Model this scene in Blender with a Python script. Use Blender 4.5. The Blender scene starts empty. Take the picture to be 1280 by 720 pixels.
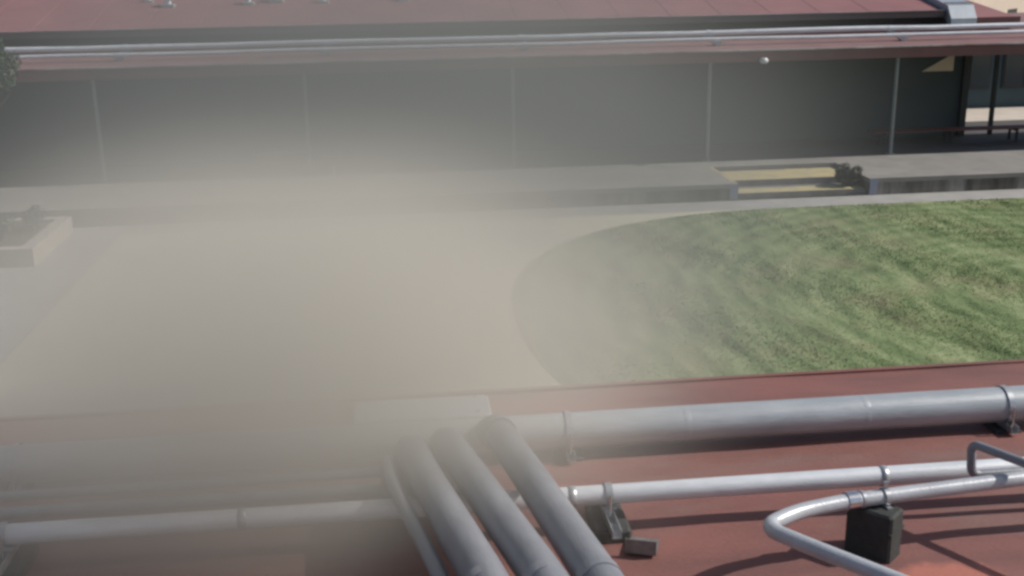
import bpy, math, random
import numpy as np
from mathutils import Vector, Matrix
random.seed(7); rng = np.random.default_rng(7)
scn = bpy.context.scene
col = scn.collection

# ------------------------------------------------------------------ camera, sky, sun, exposure
F, PITCH, YAW, ROLL, CAMZ = 1400.0, math.radians(16.7), math.radians(6), math.radians(1.0), 6.6
fw = Vector((math.sin(YAW)*math.cos(PITCH), math.cos(YAW)*math.cos(PITCH), -math.sin(PITCH)))
r0 = Vector((math.cos(YAW), -math.sin(YAW), 0)); u0 = r0.cross(fw)
rt = r0*math.cos(ROLL) - u0*math.sin(ROLL); up = u0*math.cos(ROLL) + r0*math.sin(ROLL)
cd = bpy.data.cameras.new('camera'); cam = bpy.data.objects.new('camera', cd); col.objects.link(cam)
cd.sensor_width = 36; cd.lens = 36*F/1280; cd.clip_start = 0.05; cd.clip_end = 2000
M = Matrix((rt, up, -fw)).transposed().to_4x4(); M.translation = Vector((0, 0, CAMZ)); cam.matrix_world = M
scn.camera = cam

SUN = Vector((0.77, -0.04, 0.64)).normalized()
w = bpy.data.worlds.new('World'); scn.world = w; w.use_nodes = True
nt = w.node_tree; bg = nt.nodes['Background']; sky = nt.nodes.new('ShaderNodeTexSky'); sky.sky_type = 'NISHITA'; sky.sun_disc = False
sky.sun_elevation = math.asin(SUN.z); sky.sun_rotation = math.atan2(SUN.x, SUN.y); sky.dust_density = 2.0
nt.links.new(sky.outputs[0], bg.inputs[0]); bg.inputs[1].default_value = 0.09
sl = bpy.data.lights.new('sun', 'SUN'); sl.energy = 3.9; sl.angle = math.radians(0.6); sl.color = (1.0, 0.95, 0.88)
so = bpy.data.objects.new('sun', sl); col.objects.link(so); so.rotation_euler = SUN.to_track_quat('Z', 'Y').to_euler()
so.location = (12, -4, 30)
scn.view_settings.view_transform = 'Standard'; scn.view_settings.look = 'None'
scn.view_settings.exposure = 0.0; scn.view_settings.gamma = 1.0
scn.cycles.volume_bounces = 1
scn.cycles.volume_step_rate = 1.0
scn.cycles.filter_width = 3.0

# ------------------------------------------------------------------ helpers
def ray(x, y): return fw + rt*((x-640)/F) - up*((y-360)/F)
def onz(x, y, z):
    d = ray(x, y); return Vector((0, 0, CAMZ)) + d*((z-CAMZ)/d.z)
def onY(x, y, Y):
    d = ray(x, y); return Vector((0, 0, CAMZ)) + d*(Y/d.y)

def tag(o, label=None, cat=None, group=None, kind=None):
    if label: o['label'] = label
    if cat: o['category'] = cat
    if group: o['group'] = group
    if kind: o['kind'] = kind
    return o
def empty(name, loc=(0, 0, 0), rz=0):
    o = bpy.data.objects.new(name, None); col.objects.link(o); o.location = loc; o.rotation_euler.z = rz
    o.empty_display_size = 0.2
    return o

class MB:
    def __init__(s): s.v = []; s.f = []; s.sm = []
    def add(s, vs, fs, smooth=False):
        n = len(s.v); s.v += [tuple(v) for v in vs]; s.f += [tuple(i+n for i in f) for f in fs]; s.sm += [smooth]*len(fs); return s
    def box(s, x0, x1, y0, y1, z0, z1):
        return s.add([(x0,y0,z0),(x1,y0,z0),(x1,y1,z0),(x0,y1,z0),(x0,y0,z1),(x1,y0,z1),(x1,y1,z1),(x0,y1,z1)],
                     [(3,2,1,0),(4,5,6,7),(0,1,5,4),(1,2,6,5),(2,3,7,6),(3,0,4,7)])
    def bbox(s, x0, x1, y0, y1, z0, z1, b=0.01):
        # box with chamfered edges along its top and its uprights
        def ring(i, z): return [(x0+i+b,y0+i,z),(x1-i-b,y0+i,z),(x1-i,y0+i+b,z),(x1-i,y1-i-b,z),(x1-i-b,y1-i,z),(x0+i+b,y1-i,z),(x0+i,y1-i-b,z),(x0+i,y0+i+b,z)]
        vs = ring(0, z0) + ring(0, z1-b) + ring(b, z1)
        fs = [tuple(range(7,-1,-1)), tuple(range(16,24))]
        for k in (0, 8):
            for i in range(8): j = (i+1) % 8; fs.append((k+i, k+j, k+8+j, k+8+i))
        return s.add(vs, fs)
    def prism(s, poly, axis, a, b):
        # extrude a 2D polygon along an axis ('x': poly is (y,z); 'y': (x,z); 'z': (x,y))
        def P(p, t): return {'x': (t, p[0], p[1]), 'y': (p[0], t, p[1]), 'z': (p[0], p[1], t)}[axis]
        n = len(poly); vs = [P(p, a) for p in poly] + [P(p, b) for p in poly]
        fs = [tuple(range(n-1,-1,-1)), tuple(range(n, 2*n))] + [(i, (i+1) % n, n+(i+1) % n, n+i) for i in range(n)]
        return s.add(vs, fs)
    def tube(s, pts, r, n=20, cap=True, wob=0.0):
        pts = [Vector(p) for p in pts]; N = len(pts); rs = r if isinstance(r, (list, tuple)) else [r]*N
        vs = []; prev = None
        for i, p in enumerate(pts):
            t = (pts[min(i+1, N-1)] - pts[max(i-1, 0)]).normalized()
            a = Vector((0,0,1)) if prev is None else prev
            if abs(a.dot(t)) > 0.98: a = Vector((1,0,0))
            a = (a - t*a.dot(t)).normalized(); prev = a; b = t.cross(a)
            for k in range(n):
                q = 2*math.pi*k/n; vs.append(p + (a*math.cos(q) + b*math.sin(q))*rs[i]*(1+wob*random.uniform(-1,1)))
        fs = []
        for i in range(N-1):
            for k in range(n): j = (k+1) % n; fs.append((i*n+k, i*n+j, (i+1)*n+j, (i+1)*n+k))
        s.add(vs, fs, True)
        if cap: s.add([vs[k] for k in range(n)], [tuple(range(n-1,-1,-1))]); s.add(vs[-n:], [tuple(range(n))])
        return s
    def build(s, name, m, parent=None):
        me = bpy.data.meshes.new(name); me.from_pydata(s.v, [], s.f); me.polygons.foreach_set('use_smooth', s.sm); me.materials.append(m); me.update()
        o = bpy.data.objects.new(name, me); col.objects.link(o)
        if parent: o.parent = parent
        return o

def recentre(o):
    # put a mesh object's origin at its base centre
    me = o.data; n = len(me.vertices); a = np.empty(n*3); me.vertices.foreach_get('co', a); a = a.reshape(-1, 3)
    c = (a.min(0)+a.max(0))/2; c[2] = a[:,2].min(); me.vertices.foreach_set('co', (a-c).ravel()); me.update(); o.location = Vector(c)
    return o

def bend(pts, rad, k=7):
    # round the corners of a polyline
    pts = [Vector(p) for p in pts]; out = [pts[0]]
    for a, b, c in zip(pts, pts[1:], pts[2:]):
        d1 = (a-b); d2 = (c-b); t = min(rad, d1.length*.45, d2.length*.45)
        p, q = b+d1.normalized()*t, b+d2.normalized()*t
        for i in range(k+1):
            u = i/k; out.append(p*(1-u)**2 + b*2*u*(1-u) + q*u*u)
    out.append(pts[-1]); return out
def subdiv(pts, step):
    out = [Vector(pts[0])]
    for a, b in zip(pts, pts[1:]):
        a, b = Vector(a), Vector(b); n = max(1, int((b-a).length/step))
        out += [a.lerp(b, (i+1)/n) for i in range(n)]
    return out

# ------------------------------------------------------------------ materials
def mat(name, c1, c2=None, scale=4.0, rough=0.7, metal=0.0, bump=0.0, bscale=None, stretch=(1,1,1), c3=None, s3=1.0, t3=(0.55, 0.75), detail=6, spec=0.5):
    m = bpy.data.materials.new(name); m.use_nodes = True; t = m.node_tree; b = t.nodes['Principled BSDF']
    b.inputs['Roughness'].default_value = rough; b.inputs['Metallic'].default_value = metal
    b.inputs['Specular IOR Level'].default_value = spec
    if c2 is None: c2 = tuple(x*0.85 for x in c1)
    tc = t.nodes.new('ShaderNodeTexCoord'); mp = t.nodes.new('ShaderNodeMapping'); mp.inputs['Scale'].default_value = stretch
    t.links.new(tc.outputs['Object'], mp.inputs[0])
    def noise(sc, dt=detail):
        n = t.nodes.new('ShaderNodeTexNoise'); n.inputs['Scale'].default_value = sc; n.inputs['Detail'].default_value = dt; n.inputs['Roughness'].default_value = .62
        t.links.new(mp.outputs[0], n.inputs['Vector']); return n
    n1 = noise(scale); r = t.nodes.new('ShaderNodeValToRGB'); t.links.new(n1.outputs['Fac'], r.inputs[0])
    r.color_ramp.elements[0].position = .33; r.color_ramp.elements[1].position = .68
    r.color_ramp.elements[0].color = (*c2, 1); r.color_ramp.elements[1].color = (*c1, 1)
    out = r.outputs[0]
    if c3:
        n3 = noise(s3, 5); mr = t.nodes.new('ShaderNodeMapRange'); mr.inputs[1].default_value, mr.inputs[2].default_value = t3
        t.links.new(n3.outputs['Fac'], mr.inputs[0]); mx = t.nodes.new('ShaderNodeMixRGB'); t.links.new(mr.outputs[0], mx.inputs[0])
        t.links.new(out, mx.inputs[1]); mx.inputs[2].default_value = (*c3, 1); out = mx.outputs[0]
    t.links.new(out, b.inputs['Base Color'])
    if bump:
        nb = noise(bscale or scale*6); bp = t.nodes.new('ShaderNodeBump'); bp.inputs['Strength'].default_value = bump; bp.inputs['Distance'].default_value = .02
        t.links.new(nb.outputs['Fac'], bp.inputs['Height']); t.links.new(bp.outputs[0], b.inputs['Normal'])
    return m

m_ground = mat('dry_ground', (.26,.23,.18), (.18,.16,.12), 0.3, .95, bump=.3)
m_conc = mat('courtyard_concrete', (.62,.575,.43), (.52,.48,.37), 0.5, .85, bump=.15, bscale=30, c3=(.36,.33,.28), s3=.22, t3=(.52,.75))
m_conc2 = mat('left_strip_concrete', (.42,.41,.39), (.34,.33,.32), 0.8, .85, bump=.15, bscale=30, c3=(.25,.245,.24), s3=.5)
m_path = mat('path_concrete', (.37,.36,.34), (.29,.28,.26), 1.2, .85, bump=.15, bscale=30)
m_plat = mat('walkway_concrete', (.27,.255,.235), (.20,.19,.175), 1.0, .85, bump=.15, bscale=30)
m_riser = mat('stained_riser', (.20,.185,.16), (.06,.055,.05), 1.6, .9, bump=.2, stretch=(1.6,1.6,.25), c3=(.30,.29,.26), s3=1.1, t3=(.5,.7))
m_yellow = mat('worn_yellow_paint', (.50,.42,.20), (.40,.34,.2), 2.5, .75, c3=(.3,.28,.24), s3=2.2, t3=(.52,.68))
m_blue = mat('worn_blue_paint', (.25,.27,.37), (.2,.22,.3), 5, .7)
m_shade_floor = mat('shade_dark_floor', (.10,.098,.095), (.075,.073,.072), 1.2, .7)
m_sun_slab = mat('sun_toned_concrete', (.6,.53,.46), (.5,.44,.38), 1.2, .85)
m_darkstep = mat('bare_step_concrete', (.2,.19,.185), (.12,.115,.11), 3, .85)
m_wall = mat('dark_teal_wall', (.052,.07,.073), (.04,.055,.058), 0.7, .8, bump=.1, bscale=12)
m_wall2 = mat('clerestory_paint', (.055,.06,.062), (.04,.045,.048), 0.9, .8)
m_redroof = mat('red_roof_sheet', (.28,.125,.12), (.23,.10,.098), 0.7, .6, bump=.08, bscale=8, c3=(.25,.12,.115), s3=.5)
m_redcan = mat('faded_red_canopy', (.25,.135,.128), (.19,.105,.10), 1.0, .6, bump=.1, bscale=12)
m_fascia = mat('dark_red_fascia', (.185,.08,.076), (.135,.06,.058), 1.0, .6)
m_eave = mat('dark_eave_board', (.085,.06,.062), (.06,.045,.048), 1.0, .6)
m_trim = mat('pale_edge_trim', (.55,.52,.5), (.22,.14,.13), .9, .45, stretch=(1,.05,.05), metal=.2)
m_post = mat('painted_post', (.24,.27,.27), (.18,.2,.2), 3, .5)
m_postdark = mat('dark_post', (.03,.033,.035), None, 3, .6)
m_redpaint = mat('rail_red_paint', (.20,.06,.05), (.13,.04,.035), 3, .6)
m_roof = mat('red_roof_membrane', (.25,.103,.088), (.165,.073,.065), 1.8, .72, bump=.35, bscale=60, stretch=(.55,1.7,1), c3=(.21,.135,.12), s3=1.3, t3=(.5,.72))
m_patch = mat('bright_red_patch', (.44,.14,.1), (.34,.11,.085), 6, .65, bump=.3, bscale=60)
m_clad = mat('pipe_cladding', (.45,.48,.50), (.33,.36,.38), 5, .36, metal=.2, bump=.12, bscale=40, stretch=(.35,2,2), c3=(.30,.31,.31), s3=6, t3=(.58,.75))
m_clad2 = mat('white_pipe_paint', (.74,.77,.80), (.55,.58,.61), 6, .34, metal=.15, bump=.12, bscale=60, stretch=(.4,2,2))
m_grey = mat('grey_pipe_paint', (.27,.28,.31), (.19,.2,.225), 4, .4, metal=.1, bump=.12, bscale=40, stretch=(2,.5,2))
m_conduit = mat('grey_conduit', (.52,.54,.57), (.38,.40,.43), 6, .34, metal=.15, bump=.1, bscale=60)
m_galv = mat('galvanised_steel', (.52,.54,.56), (.36,.38,.4), 14, .38, metal=.6)
m_darksteel = mat('weathered_steel', (.28,.28,.28), (.16,.15,.14), 18, .5, metal=.4)
m_shiny = mat('bright_coupling', (.7,.72,.74), (.5,.52,.55), 20, .2, metal=.9)
m_rubber = mat('dark_rubber', (.045,.05,.048), (.03,.033,.032), 20, .8, bump=.3, bscale=80)
m_ductw = mat('pale_duct_metal', (.42,.46,.5), (.32,.36,.4), 2, .4, metal=.3)
m_white = mat('white_plastic', (.75,.76,.78), (.6,.61,.63), 4, .4)
m_kerb = mat('pale_planter_wall', (.47,.42,.36), (.36,.32,.28), 2, .85, bump=.2, bscale=30)
m_soil = mat('planter_soil', (.07,.055,.04), (.045,.035,.027), 5, .95, bump=.6, bscale=20)
m_bark = mat('bark', (.10,.075,.055), (.06,.045,.035), 8, .9, bump=.6, bscale=30, stretch=(3,3,.5))
m_leaf = mat('dark_leaf', (.055,.085,.045), (.03,.05,.028), 6, .6)
m_leafdark = mat('blackish_leaf', (.035,.042,.032), (.02,.025,.02), 6, .6)
m_leaf2 = mat('pale_leaf', (.16,.2,.12), (.06,.1,.05), 4, .6)
m_suncream = mat('painted_sun_cream', (.74,.60,.46), (.68,.55,.42), 4, .7)
m_beige = mat('beige_render', (.62,.52,.43), (.56,.47,.39), .5, .85)
m_glass = mat('dark_glass', (.03,.045,.055), (.025,.035,.045), 1, .12)
m_teal = mat('teal_back_wall', (.05,.085,.10), (.04,.065,.08), .7, .7)
m_joint = mat('joint_filler', (.12,.11,.1), None, 4, .9)
m_nearwall = mat('near_wall_render', (.42,.37,.31), (.36,.32,.27), 1, .85, bump=.1)

# a brighter red spot on the red membrane
t = m_roof.node_tree; b = t.nodes['Principled BSDF']; src = b.inputs['Base Color'].links[0].from_socket
tc = t.nodes.new('ShaderNodeTexCoord'); pc = onz(1185, 722, 4.0)
mp = t.nodes.new('ShaderNodeMapping'); mp.vector_type = 'TEXTURE'; mp.inputs['Location'].default_value = (pc.x, pc.y, 4.0); mp.inputs['Scale'].default_value = (.26, .13, 1); t.links.new(tc.outputs['Object'], mp.inputs[0])
nz = t.nodes.new('ShaderNodeTexNoise'); nz.inputs['Scale'].default_value = 9; t.links.new(tc.outputs['Object'], nz.inputs['Vector'])
ln = t.nodes.new('ShaderNodeVectorMath'); ln.operation = 'LENGTH'; t.links.new(mp.outputs[0], ln.inputs[0])
ad = t.nodes.new('ShaderNodeMath'); ad.operation = 'MULTIPLY_ADD'; t.links.new(nz.outputs['Fac'], ad.inputs[0]); ad.inputs[1].default_value = .9; t.links.new(ln.outputs['Value'], ad.inputs[2])
mr = t.nodes.new('ShaderNodeMapRange'); mr.inputs[1].default_value = 1.5; mr.inputs[2].default_value = 1.1; t.links.new(ad.outputs[0], mr.inputs[0])
mx = t.nodes.new('ShaderNodeMixRGB'); t.links.new(mr.outputs[0], mx.inputs[0]); t.links.new(src, mx.inputs[1]); mx.inputs[2].default_value = (.42,.15,.11,1); t.links.new(mx.outputs[0], b.inputs['Base Color'])

# grass colour follows mowing arcs and dry patches in lawn coordinates
def grass_mat(name, dark=1.0):
    m = bpy.data.materials.new(name); m.use_nodes = True; t = m.node_tree; b = t.nodes['Principled BSDF']; b.inputs['Roughness'].default_value = .75
    b.inputs['Specular IOR Level'].default_value = .2
    tc = t.nodes.new('ShaderNodeTexCoord')
    def node(k, **kw):
        n = t.nodes.new(k)
        for a, v in kw.items(): n.inputs[a].default_value = v
        return n
    L = t.links.new
    wv = t.nodes.new('ShaderNodeTexWave'); wv.wave_type = 'RINGS'; wv.rings_direction = 'Z'
    for a, v in dict(Scale=.5, Distortion=4.5, Detail=3.0).items(): wv.inputs[a].default_value = v
    wv.inputs['Detail Scale'].default_value = 1.2
    L(tc.outputs['Object'], wv.inputs['Vector'])
    n1 = node('ShaderNodeTexNoise', Scale=.55, Detail=6.0, Roughness=.65); L(tc.outputs['Object'], n1.inputs['Vector'])
    mp = t.nodes.new('ShaderNodeMapping'); mp.inputs['Rotation'].default_value = (0,0,.7); mp.inputs['Scale'].default_value = (2.2,.5,1); L(tc.outputs['Object'], mp.inputs[0])
    n2 = node('ShaderNodeTexNoise', Scale=.9, Detail=4.0, Roughness=.55); L(mp.outputs[0], n2.inputs['Vector'])
    ma = t.nodes.new('ShaderNodeMath'); ma.operation = 'MULTIPLY_ADD'; L(wv.outputs['Fac'], ma.inputs[0]); ma.inputs[1].default_value = .11; L(n2.outputs['Fac'], ma.inputs[2])
    r1 = t.nodes.new('ShaderNodeValToRGB'); L(ma.outputs[0], r1.inputs[0]); e = r1.color_ramp.elements
    e[0].position = .34; e[0].color = (.10*dark,.15*dark,.06*dark,1); e[1].position = .76; e[1].color = (.35*dark,.40*dark,.21*dark,1)
    k = e.new(.53); k.color = (.20*dark,.265*dark,.118*dark,1)
    mr = t.nodes.new('ShaderNodeMapRange'); mr.inputs[1].default_value = .5; mr.inputs[2].default_value = .72; L(n1.outputs['Fac'], mr.inputs[0])
    mu = t.nodes.new('ShaderNodeMath'); mu.operation = 'MULTIPLY'; L(mr.outputs[0], mu.inputs[0]); mu.inputs[1].default_value = .75
    mx = t.nodes.new('ShaderNodeMixRGB'); L(mu.outputs[0], mx.inputs[0]); L(r1.outputs[0], mx.inputs[1]); mx.inputs[2].default_value = (.31*dark,.27*dark,.165*dark,1)
    L(mx.outputs[0], b.inputs['Base Color'])
    return m
m_grass = grass_mat('mown_grass'); m_turf = grass_mat('turf', .9)

# ------------------------------------------------------------------ the setting
def sheet(name, poly, z, m, kind='structure'):
    o = MB().add([(x, y, z) for x, y in poly], [tuple(range(len(poly)))]).build(name, m); tag(o, kind=kind); return o
sheet('ground', [(-700,-400),(700,-400),(700,1100),(-700,1100)], -0.03, m_ground)
LX = -6.85
pv = sheet('pavement', [(LX+.012,6.9),(40,6.9),(40,29.1),(LX+.012,29.1)], 0.0, m_conc)
sheet('side_path', [(-24,6.9),(LX-.012,6.9),(LX-.012,29.1),(-24,29.1)], 0.0, m_conc2)
jo = MB().box(LX-.012, LX+.012, 6.9, 29.1, -.02, -.006).build('joint', m_joint, pv)
sheet('path', [(-6.84,28.02),(40,28.02),(40,29.1),(-6.84,29.1)], 0.006, m_path)

# lawn with a rounded end
def lawn_edge():
    P = []
    cx, cy, a, b = 10.9, 19.5, 8.75, 8.5
    for i in range(61):
        q = math.pi/2 + math.pi*i/60
        c, s = math.cos(q), math.sin(q); e = 2/2.35
        P.append((cx + a*math.copysign(abs(c)**e, c), cy + b*math.copysign(abs(s)**e, s)))
    return P
LE = lawn_edge(); LC = Vector((13.5, 19.5, 0))
poly = LE + [(34, 11.0), (34, 28.0)]
turf = MB().add([(x-LC.x, y-LC.y, .012) for x, y in poly] + [(x-LC.x, y-LC.y, -.02) for x, y in poly],
    [tuple(range(len(poly)))] + [((i+1) % len(poly), i, len(poly)+i, len(poly)+(i+1) % len(poly)) for i in range(len(poly))]).build('lawn', m_turf)
turf.location = LC; tag(turf, kind='structure')
# grass blades
px = np.array([p[0] for p in poly]); py = np.array([p[1] for p in poly])
def inside(x, y):
    c = np.zeros(len(x), bool); j = len(px)-1
    for i in range(len(px)):
        k = ((py[i] > y) != (py[j] > y)); xi = (px[j]-px[i])*(y-py[i])/(py[j]-py[i]+1e-12)+px[i]
        c ^= k & (x < xi); j = i
    return c
N = 170000
gx = rng.uniform(2.0, 22.0, N*2); gy = rng.uniform(14.5, 28.05, N*2); k = inside(gx, gy); gx, gy = gx[k][:N], gy[k][:N]; n = len(gx)
ang = rng.uniform(0, 2*math.pi, (n, 2)); hh = rng.uniform(.008, .028, (n, 2))*(1+.5*np.sin(gx*1.7+gy*.9))[:, None]; hh = np.clip(hh, .008, .05)
V = np.zeros((n, 2, 3, 3))
for q in range(2):
    dx, dy = np.cos(ang[:, q]), np.sin(ang[:, q]); wd = .006; ln = rng.uniform(-.05, .05, (n, 2))
    V[:, q, 0] = np.c_[gx-LC.x-dx*wd, gy-LC.y-dy*wd, np.full(n, .008)]
    V[:, q, 1] = np.c_[gx-LC.x+dx*wd, gy-LC.y+dy*wd, np.full(n, .008)]
    V[:, q, 2] = np.c_[gx-LC.x+ln[:, 0], gy-LC.y+ln[:, 1], .012+hh[:, q]]
me = bpy.data.meshes.new('grass'); nv = n*6; me.vertices.add(nv); me.vertices.foreach_set('co', V.reshape(-1)); me.loops.add(nv); me.loops.foreach_set('vertex_index', np.arange(nv, dtype=np.int32))
me.polygons.add(nv//3); me.polygons.foreach_set('loop_start', np.arange(0, nv, 3, dtype=np.int32)); me.update(calc_edges=True); me.materials.append(m_grass)
me.normals_split_custom_set_from_vertices([(0, 0, 1)]*nv)
go = bpy.data.objects.new('grass', me); col.objects.link(go); go.location = LC
tag(go, 'short patchy mown grass covering the rounded lawn', 'grass', kind='stuff')

# raised walkway in front of the far building, with a flight of two steps cut into it
PZ, PF = 0.47, 29.1
SX0, SX1, SB = 9.3, 13.0, 31.6          # step opening
wk = empty('raised_walkway', (0, PF, 0)); tag(wk, kind='structure')
def wpart(mb, name, m, par=wk):
    o = mb.build(name, m, par); o.location = (0, -PF, 0); return o
for (a, b) in ((-26, SX0), (SX1, 40)):
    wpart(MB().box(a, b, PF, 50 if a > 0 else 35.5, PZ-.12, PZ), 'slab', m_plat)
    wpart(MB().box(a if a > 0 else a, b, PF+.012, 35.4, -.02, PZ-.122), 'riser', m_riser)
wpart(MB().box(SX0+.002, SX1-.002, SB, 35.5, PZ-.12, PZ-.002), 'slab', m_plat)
wpart(MB().box(-26, 26, 32.55, 38.3, PZ+.002, PZ+.008), 'shade_dark_slab', m_shade_floor)  # shade under canopy and roof put into this strip's dark colour
wpart(MB().box(18.9, 34, 38.31, 41.59, PZ+.002, PZ+.008), 'sun_toned_slab', m_sun_slab)  # sunlight on the breezeway ground put into this slab's pale colour
st = empty('stair_flight', (0, 0, 0)); st.parent = wk; st.location = (0, -PF, 0)
for i, (y0, z) in enumerate(((PF+.14, .16), (PF+1.05, .335))):
    s_ = MB().box(SX0+.01, SX1-.01, y0, SB-.004, 0 if i == 0 else .163, z).build('step', m_darkstep, st)
    MB().box(SX0+.03, SX1-.03, y0+.04, y0+(.62, 1.38)[i], z+.002, z+.006).build('nosing_paint', m_yellow, s_)
MB().box(SX0+.01, SX1-.01, SB-.003, SB+.3, .15, PZ-.125).build('riser', m_plat, st)
for x in (SX0-.24, SX1+.02):
    wpart(MB().box(x, x+.22, PF-.006, PF+.006, .03, PZ-.01), 'blue_corner_paint', m_blue)
wpart(MB().box(SX0-.11, SX0-.03, PF+.05, SB, PZ+.002, PZ+.006), 'nosing_paint', m_yellow)

# ------------------------------------------------------------------ far building with canopy
B = empty('pavilion_building', (3, 35.5, 0))
tag(B, 'long dark low building with red roof and post-lined canopy across the courtyard', 'building')
def bp(mb, name, m, par=B):
    o = mb.build(name, m, par)
    if par is B: o.location = (-3, -35.5, 0)
    return o
WY = 35.5
wl = bp(MB().box(-26, 18.85, WY, WY+.3, PZ, 4.5), 'wall', m_wall)
bp(MB().box(18.75, 18.97, WY-.12, WY+.42, PZ+.001, 3.9), 'corner_pier', m_postdark, wl)
bp(MB().box(18.55, 18.85, WY+.302, WY+14, PZ, 4.1), 'side_wall', m_wall, wl)
bp(MB().box(-26, 18.9, WY-.03, WY-.004, 4.02, 4.64), 'clerestory_band', m_wall2, wl)
bp(MB().prism([(17.35, 2.62), (18.42, 2.62), (18.42, 3.2)], 'y', WY-.02, WY-.003), 'painted_sun_triangle', m_suncream, wl)['label'] = 'sunlit triangle painted in cream high on the dark wall'  # triangle of sunlight on the wall, put into a cream panel
# canopy
EY, EZ = 32.3, 3.41
cn = bp(MB().prism([(EY+.02, EZ+.24), (EY+.02, EZ+.30), (WY-.05, EZ+.62), (WY-.05, EZ+.54)], 'x', -26, 26), 'canopy_roof', m_redcan)
bp(MB().box(-26, 26, EY-.03, EY+.018, EZ, EZ+.285), 'fascia', m_fascia, cn)
bp(MB().box(-26, 26, EY-.06, EY+.03, EZ+.305, EZ+.345), 'edge_trim', m_trim, cn)
bp(MB().box(-26, 26, EY+.02, WY-.06, EZ+.02, EZ+.05), 'soffit', m_wall2, cn)
for x in (-14.0, -8.2, -2.4, 3.55, 9.4, 15.15, 21.0):
    p = bp(MB().tube([(x, 32.6, PZ), (x, 32.6, EZ+.03)], .055, 14), 'post', m_post, cn)
    bp(MB().bbox(x-.11, x+.11, 32.49, 32.71, PZ+.001, PZ+.02, .004), 'base_plate', m_galv, cn)
# upper roof
UY, UZ, SLP = 34.75, 4.57, .19
def rz(Y): return UZ + (Y-UY)*SLP
YR = 45.5
rf = bp(MB().prism([(UY, UZ-.10), (UY, UZ), (YR, rz(YR)), (YR+10, UZ-.3), (YR+10, UZ-.4), (YR, rz(YR)-.1)], 'x', -27, 17.6), 'roof', m_redroof)
bp(MB().box(-27, 17.6, UY-.03, UY-.002, UZ-.17, UZ+.03), 'eave_fascia', m_eave, rf)
bp(MB().box(-27, 17.58, UY-.035, UY+.02, UZ+.032, UZ+.05), 'drip_edge', m_trim, rf)
# lapped sheet seams on the roof
for i in range(27):
    x = -26.4 + i*1.6
    bp(MB().prism([(x-.018, 0), (x+.018, 0), (x+.012, .007), (x-.012, .007)], 'y', 0, 1), 'seam', m_redroof, rf)
    o = bpy.data.objects.get(rf.children[-1].name); me = o.data
    for v in me.vertices:
        t = v.co.y; Y = UY+.03 + t*(YR-UY-.05); v.co.y = Y; v.co.z += rz(Y)+.001
# end roof with hipped corner right of the duct
hr = bp(MB().add([(18.55, UY, UZ-.25), (20.1, UY, UZ-.25), (18.55, 40.5, rz(40.5)-.25), (18.9, 40.5, rz(40.5)-.25),
                  (18.55, UY, UZ-.45), (20.1, UY, UZ-.45), (18.55, 40.5, UZ-.45), (18.9, 40.5, UZ-.45)],
                 [(0,1,3,2),(4,6,7,5),(0,4,5,1),(1,5,7,3),(2,6,4,0),(3,7,6,2)]), 'hipped_roof_end', m_redroof)
bp(MB().box(18.55, 20.12, UY-.03, UY-.002, UZ-.47, UZ-.21), 'eave_fascia', m_fascia, hr)
bp(MB().box(19.86, 19.98, WY-.06, WY+.06, PZ, 3.97), 'dark_post', m_postdark)

# metal duct that comes down between the two roofs and lands on the canopy
D = empty('metal_duct', (18.1, 36, 4.1)); tag(D, 'pale metal duct coming down between the red roof ends', 'duct')
dk = MB().prism([(34.43, 4.0), (34.43, 4.36), (34.72, 4.75), (41, 6.0), (41, 5.7), (34.95, 4.45), (34.6, 4.13), (34.6, 4.03)], 'x', 17.65, 18.5).build('duct_body', m_ductw, D)
dk.location = (-18.1, -36, -4.1)
for t in (0, .25, .5, .75):
    Y = 34.9+t*5.5; z = 4.78+(Y-34.7)*.1985
    o = MB().prism([(Y-.03, z-.02), (Y+.03, z-.008), (Y+.03, z+.035), (Y-.03, z+.023)], 'x', 17.62, 18.53).build('flange', m_galv, D); o.location = (-18.1, -36, -4.1)

# building beyond the breezeway and a pale block farther off
K = empty('rear_building', (22, 44.5, 0)); tag(K, 'dark teal building seen through the breezeway past the wall end', 'building')
def kp(mb, name, m, par=K):
    o = mb.build(name, m, par)
    if par is K: o.location = (-22, -44.5, 0)
    return o
kw = kp(MB().box(17, 34, 41.6, 47.5, PZ-.1, 3.5), 'wall', m_teal)
kp(MB().box(16.7, 34, 41.2, 47.8, 3.51, 3.68), 'roof', m_redcan)
for x in (19.2, 21.4, 23.6, 25.8):
    fr = kp(MB().box(x, x+1.7, 41.54, 41.598, 1.2, 2.9), 'window', m_postdark, kw)
    kp(MB().box(x+.07, x+.81, 41.52, 41.538, 1.27, 2.83), 'pane', m_glass, fr); kp(MB().box(x+.89, x+1.63, 41.52, 41.538, 1.27, 2.83), 'pane', m_glass, fr)
Q = empty('pale_building', (42, 70, 0), .75); tag(Q, 'pale beige building far beyond the end of the red roof', 'building')
qw = MB().box(-16, 30, 0, 12, -.02, 9.0).build('wall', m_beige, Q)
MB().box(-16.4, 30.4, -.4, 12.4, 9.01, 9.3).build('roof_slab', m_plat, Q)
for i in range(12):
    f_ = MB().box(-14+i*3.6, -12.4+i*3.6, -.04, -.002, 1.2, 2.8).build('window', m_postdark, qw)

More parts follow.
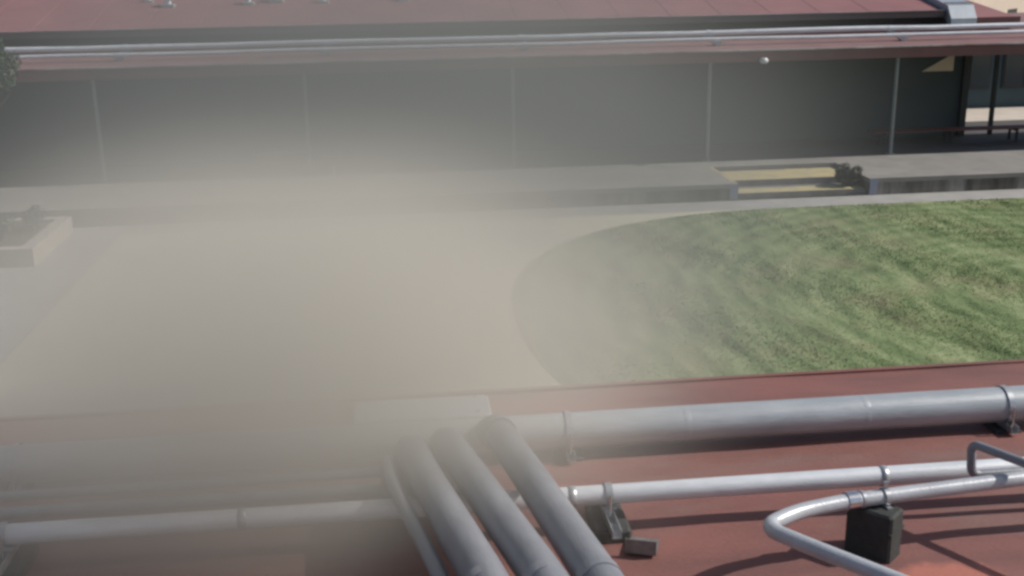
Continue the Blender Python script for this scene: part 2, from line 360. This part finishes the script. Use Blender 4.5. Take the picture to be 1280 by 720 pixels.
# two service pipes along the canopy roof
def canz(Y): return EZ+.30 + (Y-EY-.02)/(WY-EY-.07)*.32
for nm, Y, r, lb, par in (('canopy_pipe', 33.35, .055, 'thin pale service pipe along the canopy roof, the one beside its front edge', None),
                     ('canopy_pipe', 34.3, .085, 'thicker pale service pipe along the canopy roof, the one beside the upper wall', None)):
    T = empty(nm, (3, Y, canz(Y))); tag(T, lb, 'pipe')
    pts = subdiv([(-25-3, 0, r+.12), (25-3, 0, r+.12)], 2.0); pts = [p+Vector((0, random.uniform(-.012, .012), random.uniform(-.014, .014))) for p in pts]
    MB().tube(pts, r, 12).build('pipe_run', m_clad2, T)
    for i in range(9):
        x = -25 + i*5.8 - 3
        MB().prism([(x-.18, .10), (x+.18, .10), (x+.05, .0), (x-.05, .0)], 'y', -r-.04, r+.04).build('bracket', m_galv, T)
        MB().tube([(x-.07, 0, r+.12), (x+.07, 0, r+.12)], r*1.1, 12).build('coupling', m_clad2, T)

# small vents on the upper roof
for (x, y, s) in ((187, 2, .8), (211, 8, 1.25), (311, 5, 1.1), (346, 2, 1.4), (405, 3, 1.0), (505, 1, 1.0)):   # alike vents, only their place differs
    d = ray(x, y); t = (UZ - UY*SLP - CAMZ)/(d.z - SLP*d.y); p = Vector((0,0,CAMZ)) + d*t
    E_ = empty('roof_vent', p)
    MB().bbox(-.16*s, .16*s, -.16*s, .16*s, -.03, .06*s, .02).build('flashing', m_galv, E_)
    MB().tube([(0,0,.03), (0,0,.2*s)], .07*s, 12).build('stack', m_white, E_)
    MB().tube([(0,0,.17*s), (0,0,.19*s), (0,0,.27*s), (0,0,.30*s)], [.12*s, .13*s, .13*s, .05*s], 12).build('cap', m_white, E_)
    tag(E_, 'small white capped vent on the slope of the upper red roof', 'vent', 'white vents on the upper red roof')

# lamp under the canopy
p = onY(955, 76, 32.15)
L_ = empty('canopy_lamp', (p.x, 32.15, EZ+.1)); dz = p.z-EZ-.02; tag(L_, 'small white round lamp under the canopy above the steps', 'lamp')
MB().box(-.05, .05, -.03, .115, -.06, 0).build('base', m_galv, L_)
MB().tube([(0,0,-.06), (0,0,dz)], .015, 8).build('stem', m_galv, L_)
MB().tube([(0,0,dz), (0,0,dz-.05), (0,0,dz-.11), (0,0,dz-.15), (0,0,dz-.165)], [.08, .125, .125, .08, .01], 18).build('globe', m_white, L_)

# long bench on the walkway by the breezeway
bn = empty('long_bench', (18.9, 34.2, PZ)); tag(bn, 'long dark red bench on the walkway beside the wall end', 'bench')
for y in (-.2, .0, .2): MB().bbox(-3.7, 3.7, y-.09, y+.09, .42, .46, .008).build('seat_plank', m_redpaint, bn)
for x in (-3.3, -1.1, 1.1, 3.3):
    MB().box(x-.03, x+.03, -.25, -.19, 0, .419).build('leg', m_postdark, bn); MB().box(x-.03, x+.03, .19, .25, 0, .419).build('leg', m_postdark, bn)
    MB().box(x-.028, x+.028, -.188, .188, .34, .40).build('crossbar', m_postdark, bn)
b2 = empty('short_bench', (-3.4, 34.3, PZ)); tag(b2, 'pale low bench against the shaded wall, away from the steps', 'bench')
for y in (-.12, .12): MB().bbox(-.75, .75, y-.1, y+.1, .38, .42, .008).build('seat_plank', m_kerb, b2)
for x in (-.6, .6): MB().box(x-.03, x+.03, -.2, .2, 0, .379).build('leg', m_postdark, b2)
# short white standpipe by a post
sp = empty('standpipe', onz(418, 219, PZ)); tag(sp, 'short white standpipe with tap on the walkway edge near a post', 'standpipe')
MB().tube([(0,0,0), (0,0,.30)], .028, 12).build('pipe', m_white, sp)
MB().tube([(0,0,.25), (0,-.08,.25), (0,-.1,.22)], .018, 10).build('tap', m_shiny, sp)

# guessed dark bushy plant filling a dark patch on the steps against the cheek of the walkway
def guessed_step_plant():
    T = empty('guessed_plant', (12.66, 29.75, .16)); tag(T, 'guessed dark bushy plant in a low pot filling a dark patch on the yellow steps', 'plant')
    MB().tube([(0,0,.006), (0,0,.02), (0,0,.16), (0,0,.18)], [.1,.12,.15,.15], 16).build('pot', m_rubber, T)
    for q in range(6):
        a = q*1.05; MB().tube([(0,0,.15), (math.cos(a)*.08, math.sin(a)*.08, .28), (math.cos(a)*.16, math.sin(a)*.16, .4)], [.01,.008,.004], 6).build('stem', m_bark, T)
    cs = [((rng.uniform(-.34,.14), rng.uniform(-.32,.3), rng.uniform(.16,.5)), (.18,.18,.14)) for _ in range(18)]
    leaf_cloud(cs, 2000, .05, 1).build('crown', m_leafdark, T)

# ------------------------------------------------------------------ planter, its plants and the tree at the courtyard corner
pl = empty('planter', (-9.4, 27.4, 0)); tag(pl, 'pale low-walled planter bed at the courtyard corner', 'planter')
MB().box(.98, 1.28, -2.1, 1.2, 0, .42).build('wall', m_kerb, pl)
MB().box(-3.6, .978, -2.1, -1.8, 0, .42).build('wall', m_kerb, pl)
MB().box(-3.6, .978, .9, 1.2, 0, .42).build('wall', m_kerb, pl)
MB().box(-3.6, -3.3, -1.798, .898, 0, .42).build('wall', m_kerb, pl)
MB().box(-3.298, .978, -1.798, .898, 0, .33).build('soil', m_soil, pl)

def leaf_cloud(centres, n, size, spread):
    mb_v = []; mb_f = []
    for i in range(n):
        c, r = centres[rng.integers(len(centres))]
        d = rng.normal(size=3); d /= np.linalg.norm(d); p = np.array(c) + d*np.array(r)*(rng.random()**.35)
        a = rng.normal(size=3); a /= np.linalg.norm(a); b = np.cross(a, rng.normal(size=3)); b /= np.linalg.norm(b)
        s = size*rng.uniform(.6, 1.3); k = len(mb_v)
        mb_v += [p-a*s, p+b*s*.45, p+a*s, p-b*s*.45]; mb_f.append((k, k+1, k+2, k+3))
    m = MB(); m.add([tuple(map(float, v)) for v in mb_v], mb_f); return m
for i, (x, y, h, mm, lab) in enumerate(((-9.2, 26.6, .55, m_leaf2, 'pale leafy shrub in the planter bed, by its end wall'), (-8.75, 27.5, .5, m_leaf, 'dark green shrub in the planter bed, behind the pale shrub'), (-9.9, 27.3, .6, m_leaf2, 'loose pale green shrub deep in the planter bed under the tree'))):
    T = empty('shrub', (x, y, .33)); tag(T, lab, 'shrub')
    for q in range(5):
        a = q*1.3; MB().tube([(0,0,-.03), (math.cos(a)*.12, math.sin(a)*.12, h*.5), (math.cos(a)*.25, math.sin(a)*.25, h*.85)], [.014,.01,.005], 6).build('stem', m_bark, T)
    cs = [((rng.uniform(-.25,.25), rng.uniform(-.25,.25), h*rng.uniform(.45,.85)), (.2,.2,.18)) for _ in range(7)]
    leaf_cloud(cs, 420, .07, 1).build('crown', mm, T)
guessed_step_plant()
T = empty('corner_tree', (-9.2, 27.0, .33)); tag(T, 'dark green round-headed tree rising from the planter bed', 'tree')
tk = MB().tube([(-.45,0,-.05), (-.40,.02,1.2), (-.28,0,2.4), (0,0,3.6), (.02,.02,4.3)], [.11,.09,.075,.055,.02], 10).build('trunk', m_bark, T)
for q in range(7):
    a = q*.9; z = 2.9+q*.16; MB().tube([(0,0,z), (math.cos(a)*.3, math.sin(a)*.3, z+.2), (math.cos(a)*.55, math.sin(a)*.55, z+.45)], [.035,.024,.01], 7).build('limb', m_bark, tk)
cs = []
for _ in range(38):
    d = rng.normal(size=3); d /= np.linalg.norm(d); r = .66*rng.random()**.3
    cs.append(((d[0]*r, d[1]*r, 3.98+d[2]*r*1.0), (.24,.24,.22)))
leaf_cloud(cs, 9000, .045, 1).build('crown', m_leaf, T)

# ------------------------------------------------------------------ near building with the red flat roof
NZ, NE = 4.0, 6.4
nb = empty('near_building', (0, 0, 0)); tag(nb, 'near building whose flat red roof carries the grey service pipes', 'building')
MB().box(-16, 20, -9, NE-.35, -.02, NZ-.16).build('wall', m_nearwall, nb)
# gently uneven membrane
nx, ny = 90, 40; xs = np.linspace(-16, 20, nx); ys = np.linspace(-9, NE, ny); vs = []
for y in ys:
    for x in xs: vs.append((x, y, NZ + .006*math.sin(x*2.1+y)*math.sin(y*1.7+.5*x) + .004*random.uniform(-1, 1)))
fs = [(j*nx+i, j*nx+i+1, (j+1)*nx+i+1, (j+1)*nx+i) for j in range(ny-1) for i in range(nx-1)]
nr = MB().add(vs, fs, True).build('roof', m_roof, nb)
MB().box(-16, 20, -9, NE, NZ-.155, NZ-.015).build('roof_deck', m_roof, nr)
MB().box(-16, 20, NE-.01, NE+.03, NZ-.19, NZ+.014).build('edge_flashing', m_roof, nr)
def pipe_thing(name, label, pts, r, m, brad=.18, bands=0.0, bm=None, band_r=1.03, wob=.0):
    base = Vector(pts[0]).lerp(Vector(pts[-1]), .5)
    T = empty(name, base); tag(T, label, 'pipe')
    path = subdiv(bend([Vector(p)-base for p in pts], brad), .25)
    MB().tube(path, r, 28, wob=wob).build('pipe_run', m, T)
    if bands:
        acc = bands*.6
        for a, b in zip(path, path[1:]):
            d = (b-a); acc += d.length
            if acc >= bands:
                acc = 0; t = d.normalized(); MB().tube([b-t*.018, b-t*.016, b+t*.016, b+t*.018], [r, r*band_r, r*band_r, r], 28, cap=False).build('band', bm or m, T)
    return T

BIGY, BIGZ, BIGR = 5.475, 4.135, .098
pipe_thing('insulated_pipe', 'thick silvery grey clad pipe running along the red roof edge', [(-6, BIGY, BIGZ), (9, BIGY, BIGZ)], BIGR, m_clad, bands=.92, band_r=1.003, wob=.004)
pipe_thing('white_pipe', 'straight whitish pipe crossing under the three big grey pipes', [(-6, 4.645, 4.175), (9, 4.645, 4.175)], .046, m_clad2, bands=1.3, bm=m_galv, band_r=1.08, wob=.006)
# three grey pipes that rise towards the viewer and turn along the roof
DR = .079
pipe_thing('grey_pipe', 'thick grey sloping pipe that joins the silvery clad pipe', [(.44, BIGY, 4.15), (.455, 5.28, 4.26), (.53, 4.64, 4.335), (.64, 3.42, 4.5), (.74, 2.3, 4.65), (.74, 1.4, 4.65)], DR, m_grey, brad=.1)
MB_ = MB().tube([(.459, 5.24, 4.265), (.468, 5.16, 4.275)], DR*1.14, 28).build('collar', m_grey, bpy.data.objects['grey_pipe']); MB_.location = -bpy.data.objects['grey_pipe'].location
pipe_thing('grey_pipe', 'thick grey sloping pipe between its two parallel neighbours, turning down into the roof', [(.185, 5.20, 3.98), (.185, 5.20, 4.265), (.28, 4.62, 4.335), (.45, 3.45, 4.5), (.58, 2.4, 4.65), (.58, 1.4, 4.65)], DR, m_grey, brad=.13)
pipe_thing('grey_pipe', 'thick grey sloping pipe running beside the thin grey pipe', [(.01, 5.12, 3.98), (.01, 5.12, 4.265), (.08, 4.6, 4.335), (.245, 3.48, 4.5), (.38, 2.4, 4.65), (.38, 1.4, 4.65)], DR, m_grey, brad=.12)
pipe_thing('thin_pipe', 'thin grey sloping pipe beside the three thick ones', [(-.10, 5.01, 4.05), (-.10, 5.01, 4.25), (-.07, 4.64, 4.30), (.10, 3.66, 4.40), (.28, 2.4, 4.5)], .032, m_grey, brad=.06)
for nm in ('grey_pipe', 'grey_pipe.001', 'grey_pipe.002'):
    T = bpy.data.objects[nm]
    x0 = {'grey_pipe': .64, 'grey_pipe.001': .45, 'grey_pipe.002': .245}[nm]
    a = Vector((x0, 3.40, 4.503)); d = Vector((.09, -1.1, .15)).normalized()
    o = MB().tube([a, a+d*.06], DR*1.06, 28).build('coupling', m_grey, T); o.location = -T.location

pipe_thing('roof_conduit', 'thin grey conduit along the roof behind the lens smear, beside the clad pipe', [(-6, 5.10, 4.14), (-.06, 5.10, 4.14), (.0, 5.10, 3.99)], .024, m_grey, brad=.08)
pipe_thing('roof_conduit', 'thin grey conduit along the roof behind the lens smear, beside the whitish pipe', [(-6, 4.88, 4.16), (-.12, 4.88, 4.16), (-.02, 4.88, 3.99)], .028, m_grey, brad=.08)
# bent conduit on its rubber block
P3 = pipe_thing('bent_conduit', 'slim pale conduit held on a rubber block and bent sharply back', [(6, 4.46, 4.27), (2.78, 4.35, 4.27), (1.91, 4.25, 4.27), (1.66, 4.19, 4.27), (1.47, 4.08, 4.27), (1.62, 3.88, 4.27), (1.82, 3.63, 4.27), (2.5, 2.78, 4.27)], .034, m_conduit, brad=.09)
def on_p3(p, q, name, r, m):
    o = MB().tube([p, q], r, 24).build(name, m, P3); o.location = -P3.location
on_p3((1.90, 4.2488, 4.27), (1.955, 4.2565, 4.27), 'coupling', .041, m_shiny); on_p3((1.97, 4.258, 4.27), (1.985, 4.26, 4.27), 'coupling_ring', .039, m_galv)

# raised loop conduit
pipe_thing('loop_conduit', 'thin pale conduit that rises in a square loop over the whitish pipe', [(6, 4.53, 4.21), (2.63, 4.53, 4.21), (2.62, 4.535, 4.37), (2.79, 4.22, 4.37), (3.6, 2.9, 4.37)], .021, m_grey, brad=.045)

# pipe supports: rubber foot, steel channel, clamp
def support(name, label, x, y, pz, pr, w_=.16, d_=.2, group=None):
    T = empty(name, (x, y, NZ+.004)); h = pz-pr-NZ-.004
    fh = min(.09, h*.5)
    MB().bbox(-w_/2, w_/2, -d_/2, d_/2, 0, fh, .012).build('rubber_foot', m_rubber, T)
    ch = MB(); ch.box(-.022, .022, -d_*.75, d_*.75, fh, fh+.004); ch.box(-.022, -.018, -d_*.75, d_*.75, fh+.004, fh+.04); ch.box(.018, .022, -d_*.75, d_*.75, fh+.004, fh+.04)
    ch.build('steel_channel', m_galv, T)
    MB().box(-.035, .035, -.03, .03, fh+.041, h-.002).build('saddle', m_galv, T)
    c = []; zc = pz-NZ-.004
    cl = MB()
    pts = [(0, math.sin(a)*(pr+.009), zc+math.cos(a)*(pr+.009)) for a in [2*math.pi*i/20 for i in range(21)]]
    cl.add([(-.016, p[1], p[2]) for p in pts] + [(.016, p[1], p[2]) for p in pts], [(i, i+1, 21+i+1, 21+i) for i in range(20)], True)
    cl.build('clamp', m_galv, T)
    MB().tube([(0, -pr-.02, fh+.03), (0, -pr-.02, zc+.03)], .006, 8).build('bolt', m_shiny, T)
    return tag(T, label, 'pipe support')
support('pipe_support', 'steel and rubber support under the silvery clad pipe, next to the sloping grey pipes', .86, BIGY, BIGZ, BIGR)
support('pipe_support', 'steel and rubber support under the whitish pipe, next to the sloping grey pipes', .92, 4.645, 4.175, .046, .17, .3)
support('pipe_support', 'steel and rubber support under the silvery clad pipe, away behind the lens smear', -1.98, BIGY, BIGZ, BIGR)
support('pipe_support', 'steel and rubber support under the whitish pipe, away behind the lens smear', -1.78, 4.645, 4.175, .046, .17, .3)
support('pipe_support', 'steel and rubber support under the silvery clad pipe, behind the loop conduit', 3.32, BIGY, BIGZ, BIGR)
# loose angle plates on the two crossing supports
for (x, y, lb) in ((1.0, 4.44, 'small bent steel angle lying by the support next to the sloping grey pipes'), (-1.73, 4.40, 'small bent steel angle lying by the support away behind the lens smear')):
    a = MB().prism([(-.07, 0), (.07, 0), (.07, .006), (-.064, .006), (-.064, .07), (-.07, .07)], 'x', -.03, .11).build('steel_angle', m_darksteel)
    a.location = (x, y, NZ+.016); a.rotation_euler.z = -.35; tag(a, lb, 'bracket')
# tall rubber block with a strap under the conduit
R_ = empty('rubber_block', (2.045, 4.262, NZ+.004)); tag(R_, 'tall dark rubber block with steel strap holding the bent conduit', 'pipe support'); R_.rotation_euler.z = .13
bk = MB().bbox(-.065, .065, -.105, .105, 0, .226, .01).build('block', m_rubber, R_); bk.rotation_euler.z = .62
MB().box(-.067, .067, -.109, -.04, .13, .145).build('side_rib', m_rubber, bk)
MB().box(.03, .055, -.05, .05, .227, .234).build('strap_foot', m_galv, R_)
sb = MB(); pts = [(math.sin(a)*.041, .266+math.cos(a)*.041) for a in [2*math.pi*i/16 for i in range(17)]]
sb.add([(.03, p[0], p[1]) for p in pts] + [(.055, p[0], p[1]) for p in pts], [(i, i+1, 18+i, 17+i) for i in range(16)], True); sb.box(.031, .054, -.006, .006, .31, .34); sb.build('strap', m_galv, R_)
# flat metal cover by the roof edge
cv = empty('metal_cover', (.2, 6.1, NZ+.004)); tag(cv, 'flat pale metal cover lying at the roof edge behind the clad pipe', 'cover')
MB().bbox(-.5, .3, -.15, .16, 0, .05, .012).build('lid', m_clad, cv)
for x in (-.42, .22):
    for y in (-.11, .12): MB().tube([(x, y, .045), (x, y, .058)], .012, 8).build('screw', m_shiny, cv)

# ------------------------------------------------------------------ volumes added to imitate a lens mist over the roof and the courtyard
def smear(name, c, r, dens, label, colour):
    vs = []; fs = []; nu, nvv = 24, 14
    for j in range(nvv+1):
        th = math.pi*j/nvv
        for i in range(nu): ph = 2*math.pi*i/nu; vs.append((math.sin(th)*math.cos(ph), math.sin(th)*math.sin(ph), math.cos(th)))
    for j in range(nvv):
        for i in range(nu): fs.append((j*nu+i, (j+1)*nu+i, (j+1)*nu+(i+1) % nu, j*nu+(i+1) % nu))
    m = bpy.data.materials.new(name+'_air'); m.use_nodes = True; t = m.node_tree; t.nodes.remove(t.nodes['Principled BSDF'])
    pvn = t.nodes.new('ShaderNodeVolumePrincipled'); out = t.nodes['Material Output']; t.links.new(pvn.outputs[0], out.inputs['Volume'])
    pvn.inputs['Color'].default_value = (*colour, 1); pvn.inputs['Anisotropy'].default_value = .0
    tc = t.nodes.new('ShaderNodeTexCoord'); ln = t.nodes.new('ShaderNodeVectorMath'); ln.operation = 'LENGTH'; t.links.new(tc.outputs['Object'], ln.inputs[0])
    mr = t.nodes.new('ShaderNodeMapRange'); mr.interpolation_type = 'SMOOTHERSTEP'; mr.inputs[1].default_value = 1.0; mr.inputs[2].default_value = .0; mr.inputs[3].default_value = 0; mr.inputs[4].default_value = dens
    t.links.new(ln.outputs['Value'], mr.inputs[0])
    nz = t.nodes.new('ShaderNodeTexNoise'); nz.inputs['Scale'].default_value = 1.3; nz.inputs['Detail'].default_value = 2; t.links.new(tc.outputs['Object'], nz.inputs['Vector'])
    m2 = t.nodes.new('ShaderNodeMapRange'); m2.inputs[1].default_value = .3; m2.inputs[2].default_value = .7; m2.inputs[3].default_value = .75; m2.inputs[4].default_value = 1.25; t.links.new(nz.outputs['Fac'], m2.inputs[0])
    mu = t.nodes.new('ShaderNodeMath'); mu.operation = 'MULTIPLY'; t.links.new(mr.outputs[0], mu.inputs[0]); t.links.new(m2.outputs[0], mu.inputs[1]); t.links.new(mu.outputs[0], pvn.inputs['Density'])
    o = MB().add(vs, fs, True).build(name, m); o.location = c; o.scale = r; tag(o, label, 'smear', kind='stuff'); return o
def along(x, y, rng_): d = ray(x, y).normalized(); return Vector((0, 0, CAMZ)) + d*rng_
smear('smear', along(345, 445, 5.3), (2.6, 1.8, 1.4), 1.55, 'pale mist of the lens, added as a volume over the roof pipes', (.94, .90, .80))
smear('smear', along(470, 270, 13.5), (7.8, 5.2, 5.6), .38, 'thin wide mist of the lens, added as a volume over the open courtyard', (.45, .465, .45))
